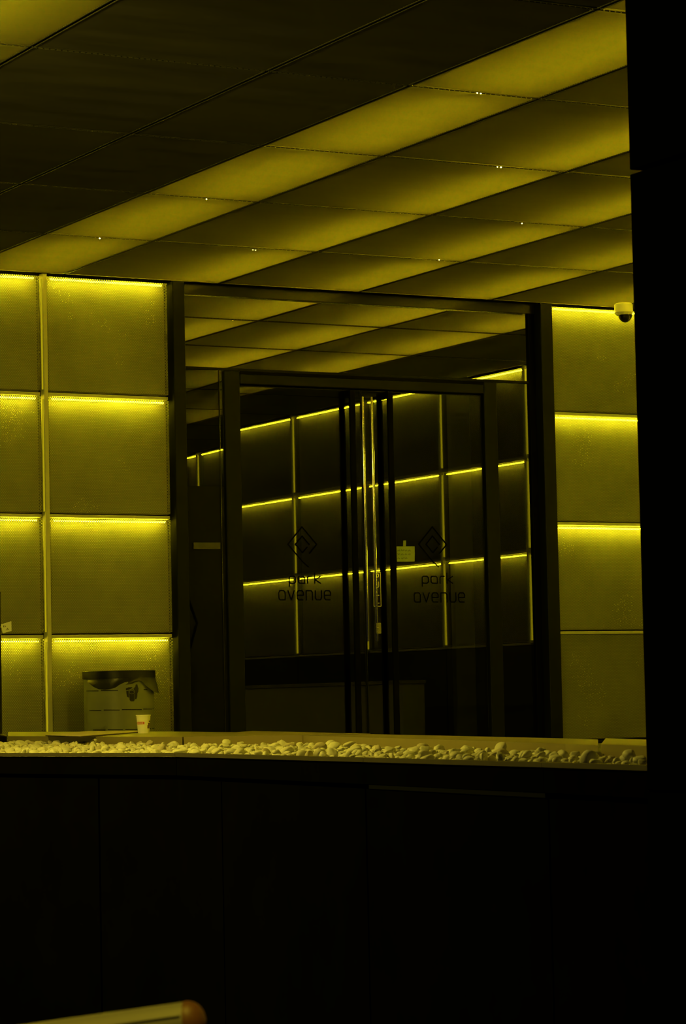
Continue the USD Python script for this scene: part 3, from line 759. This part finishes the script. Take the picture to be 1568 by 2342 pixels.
# ------------------------------------------------------------------ canopy floodlight (left of the frame)
sd = SPOT_TO - SPOT_AT; sd /= np.linalg.norm(sd)
fx = thing('floodlight', 'yellowish floodlight on a drop rod under the canopy, shining on the planter', 'lamp', base=SPOT_AT)
can_ = lathe([(0.068, -0.005), (0.074, -0.005), (0.075, 0.16), (0.05, 0.20), (0, 0.20), (0, 0.19), (0.045, 0.19), (0.066, 0.15), (0.068, -0.005)], 40)
can_.apply_transform(trimesh.geometry.align_vectors([0, 0, -1], sd)); can_.apply_translation(SPOT_AT)
obj('housing', can_, 'frame', fx, smooth=40)
obj('drop_rod', bx(SPOT_AT[0] - sd[0] * 0.17 - 0.008, SPOT_AT[0] - sd[0] * 0.17 + 0.008, SPOT_AT[1] - sd[1] * 0.17 - 0.008, SPOT_AT[1] - sd[1] * 0.17 + 0.008, SPOT_AT[2] + 0.14, ZC + 0.32), 'frame', fx)
dl = UsdLux.DiskLight.Define(stage, fx.path + '/lamp')
dl.CreateRadiusAttr(0.055); dl.CreateIntensityAttr(SPOT); dl.CreateColorAttr(Gf.Vec3f(1.0, 0.77, 0.06))
zz_ = -sd; xx_ = np.cross([0, 0, 1], zz_); xx_ /= np.linalg.norm(xx_); yy_ = np.cross(zz_, xx_); dp_ = sd * 0.003
dl.AddTransformOp().Set(Gf.Matrix4d(*xx_, 0, *yy_, 0, *zz_, 0, *dp_, 1))
pth = thing('rail_fill_light', 'small unseen fill lamp added to brighten the street side rail', 'lamp', base=(0.7, 1.7, 2.2))  # added lamp out of view, brightens the rail end
obj('housing', lathe([(0.05, -0.05), (0.056, -0.05), (0.056, 0.10), (0, 0.10), (0, 0.09), (0.05, 0.09), (0.05, -0.05)], 32, (0.7, 1.7, 2.2)), 'frame', pth, smooth=40)
obj('drop_rod', bx(0.694, 0.706, 1.694, 1.706, 2.30, ZC + 0.32), 'frame', pth)
dl2 = UsdLux.DiskLight.Define(stage, pth.path + '/lamp')
dl2.CreateRadiusAttr(0.045); dl2.CreateIntensityAttr(RAIL_FILL); dl2.CreateColorAttr(Gf.Vec3f(1.0, 0.80, 0.05))
obj('canopy_edge', bx(-2.0, 1.2, 1.2, 6.3, ZC + 0.32, ZC + 0.36), 'plenum', ce)
obj('plenum', bx(1.2, 2.2, 6.3, 16.7, ZC + 0.32, ZC + 0.36), 'plenum', ce)

# ------------------------------------------------------------------ pebbles
PROTO, NP = [], 10
for k in range(NP):
    s = trimesh.creation.icosphere(2, 1.0)
    v = s.vertices; rs = np.random.default_rng(100 + k)
    n = meshkit.noise(v * 0.9 + k * 11.3, 3)[:, None] * 0.9 + meshkit.noise(v * 2.0 + k * 5.1, 9)[:, None] * 0.25
    v = v * (0.55 + 0.62 * n)
    for _ in range(3):
        d = rs.normal(size=3); d /= np.linalg.norm(d); h = rs.uniform(0.55, 0.8); t = v @ d; v = v - np.maximum(t - h, 0)[:, None] * d * 0.75
    v = v * np.array([1.0, rs.uniform(0.68, 0.92), rs.uniform(0.5, 0.72)])
    PROTO.append((v / np.abs(v).max(), s.faces))
trough = Polygon([tuple(p) for p in bed_poly]).buffer(0)
frontline, ledline = LineString([tuple(p) for p in lip]), LineString([tuple(p) for p in led])
ok = trough.buffer(-0.012).difference(frontline.buffer(0.060))
cells, peb = {}, []


def try_layer(n, rmin, rmax, lift, gap):
    x0, y0, x1, y1 = trough.bounds
    P_ = RNG.uniform((x0, y0), (x1, y1), (n, 2)); inside = shapely.contains_xy(ok, P_[:, 0], P_[:, 1])
    for (x, y) in P_[inside]:
        u = px((x, y, -0.16))
        if u[0] < -60 or u[0] > 1530: continue
        r = rmin + (rmax - rmin) * RNG.random() ** 2.0
        key = (int(x / 0.05), int(y / 0.05)); clash = False
        for i in (-1, 0, 1):
            for j in (-1, 0, 1):
                for (qx, qy, qr, ql) in cells.get((key[0] + i, key[1] + j), ()):
                    if ql == lift and (qx - x) ** 2 + (qy - y) ** 2 < (gap * (r + qr)) ** 2: clash = True
        if clash: continue
        cells.setdefault(key, []).append((x, y, r, lift))
        pt = shapely.Point(x, y); a, b = frontline.distance(pt), ledline.distance(pt); t = a / (a + b + 1e-9)
        z = -0.200 + 0.012 * t + 0.013 * min(1, max(0, (9.2 - y) / 3)) + lift + RNG.uniform(-0.004, 0.004)
        peb.append((x, y, z, r))


try_layer(60000, 0.011, 0.030, 0.0, 0.62)
try_layer(14000, 0.013, 0.030, 0.013, 0.80)
try_layer(1100, 0.016, 0.034, 0.024, 1.0)
rots = [trimesh.transformations.random_rotation_matrix(RNG.random(3))[:3, :3] for _ in peb]
kinds = RNG.integers(0, NP, len(peb)); tones = RNG.choice(4, len(peb), p=[0.45, 0.3, 0.17, 0.08])
tilt = RNG.random(len(peb))
# which pebbles show largest: a coarse depth sort of their discs in the picture
order_ = np.argsort([px(p[:3])[2] for p in peb])
buf = np.zeros((150, 1600), bool); seen = np.zeros(len(peb))
for i in order_:
    x, y, z, r = peb[i]; u = px((x, y, z)); rr = r / u[2] * FPX
    lipy = np.interp(u[0], [q[0] for q in lip_px], [q[1] for q in lip_px])
    xa, xb_, ya_, yb_ = int(max(0, u[0] - rr)), int(min(1477, u[0] + rr)), int(max(0, u[1] - rr * .7 - 1650)), int(min(150, min(u[1] + rr * .7, lipy) - 1650))
    if xb_ <= xa or yb_ <= ya_: continue
    w = buf[ya_:yb_, xa:xb_]; seen[i] = (~w).sum(); w[:] = True
top = np.argsort(-seen)[:300]
single = set(int(i) for i in top)


def peb_matrix(i):
    x, y, z, r = peb[i]
    a = RNGP.uniform(0, 2 * math.pi)
    if tilt[i] < 0.7:
        R = trimesh.transformations.euler_matrix(RNGP.uniform(-.35, .35), RNGP.uniform(-.35, .35), a)[:3, :3]
    else:
        R = rots[i]
    m = np.eye(4); m[:3, :3] = R * r; m[:3, 3] = (x, y, z); return m


RNGP = np.random.default_rng(5)
UsdGeom.Scope.Define(stage, '/World/Looks/pebble_shapes')
CLASS = {}
first = {}
for i in sorted(single):
    m = peb_matrix(i); k = (int(kinds[i]), int(tones[i]))
    path = numbered('/World', 'pebble')
    x = UsdGeom.Xform.Define(stage, path); x.AddTransformOp().Set(Gf.Matrix4d(*m.T.ravel().tolist()))
    keys(x.GetPrim(), 'rounded white pebble lying in the planter trough', 'pebble', 'white pebbles in the planter')
    if k not in first:
        v, f, n = meshkit.arrays(trimesh.Trimesh(*PROTO[k[0]], process=False), True)
        me = usdkit.mesh(stage, path + '/stone', (v, f), PEB[k[1]]); me.CreateNormalsAttr(Vt.Vec3fArray.FromNumpy(n.astype(np.float32))); me.SetNormalsInterpolation('vertex')
        first[k] = path
    else:
        sub = stage.DefinePrim(path + '/stone', 'Mesh'); sub.GetReferences().AddInternalReference(first[k] + '/stone')
rest = [i for i in range(len(peb)) if i not in single]
V, F, off = {t: [] for t in range(4)}, {t: [] for t in range(4)}, {t: 0 for t in range(4)}
pi = UsdGeom.PointInstancer.Define(stage, '/World/pebble_fill')
keys(pi.GetPrim(), 'bed of smaller white pebbles filling the planter trough', 'pebbles', kind='stuff')
idx, pos, ori, sca, protos = [], [], [], [], []
pk = {}
for i in rest:
    k = (int(kinds[i]), int(tones[i]))
    if k not in pk:
        pk[k] = len(pk); v, f, n = meshkit.arrays(trimesh.Trimesh(*PROTO[k[0]], process=False), True)
        me = usdkit.mesh(stage, f'/World/pebble_fill/stone_{len(pk):03d}', (v, f), PEB[k[1]]); me.CreateNormalsAttr(Vt.Vec3fArray.FromNumpy(n.astype(np.float32))); me.SetNormalsInterpolation('vertex')
        protos.append(me.GetPath())
    m = peb_matrix(i); r = peb[i][3]; q = trimesh.transformations.quaternion_from_matrix(m[:3, :3] / r)
    idx.append(pk[k]); pos.append(m[:3, 3]); ori.append(Gf.Quath(float(q[0]), float(q[1]), float(q[2]), float(q[3]))); sca.append((r, r, r))
pi.CreatePrototypesRel().SetTargets(protos)
pi.CreateProtoIndicesAttr(Vt.IntArray(idx))
pi.CreatePositionsAttr(Vt.Vec3fArray.FromNumpy(np.array(pos, np.float32)))
pi.CreateOrientationsAttr(Vt.QuathArray(ori))
pi.CreateScalesAttr(Vt.Vec3fArray.FromNumpy(np.array(sca, np.float32)))
stage.RemovePrim('/World/Looks/pebble_shapes')
print('pebbles', len(peb))
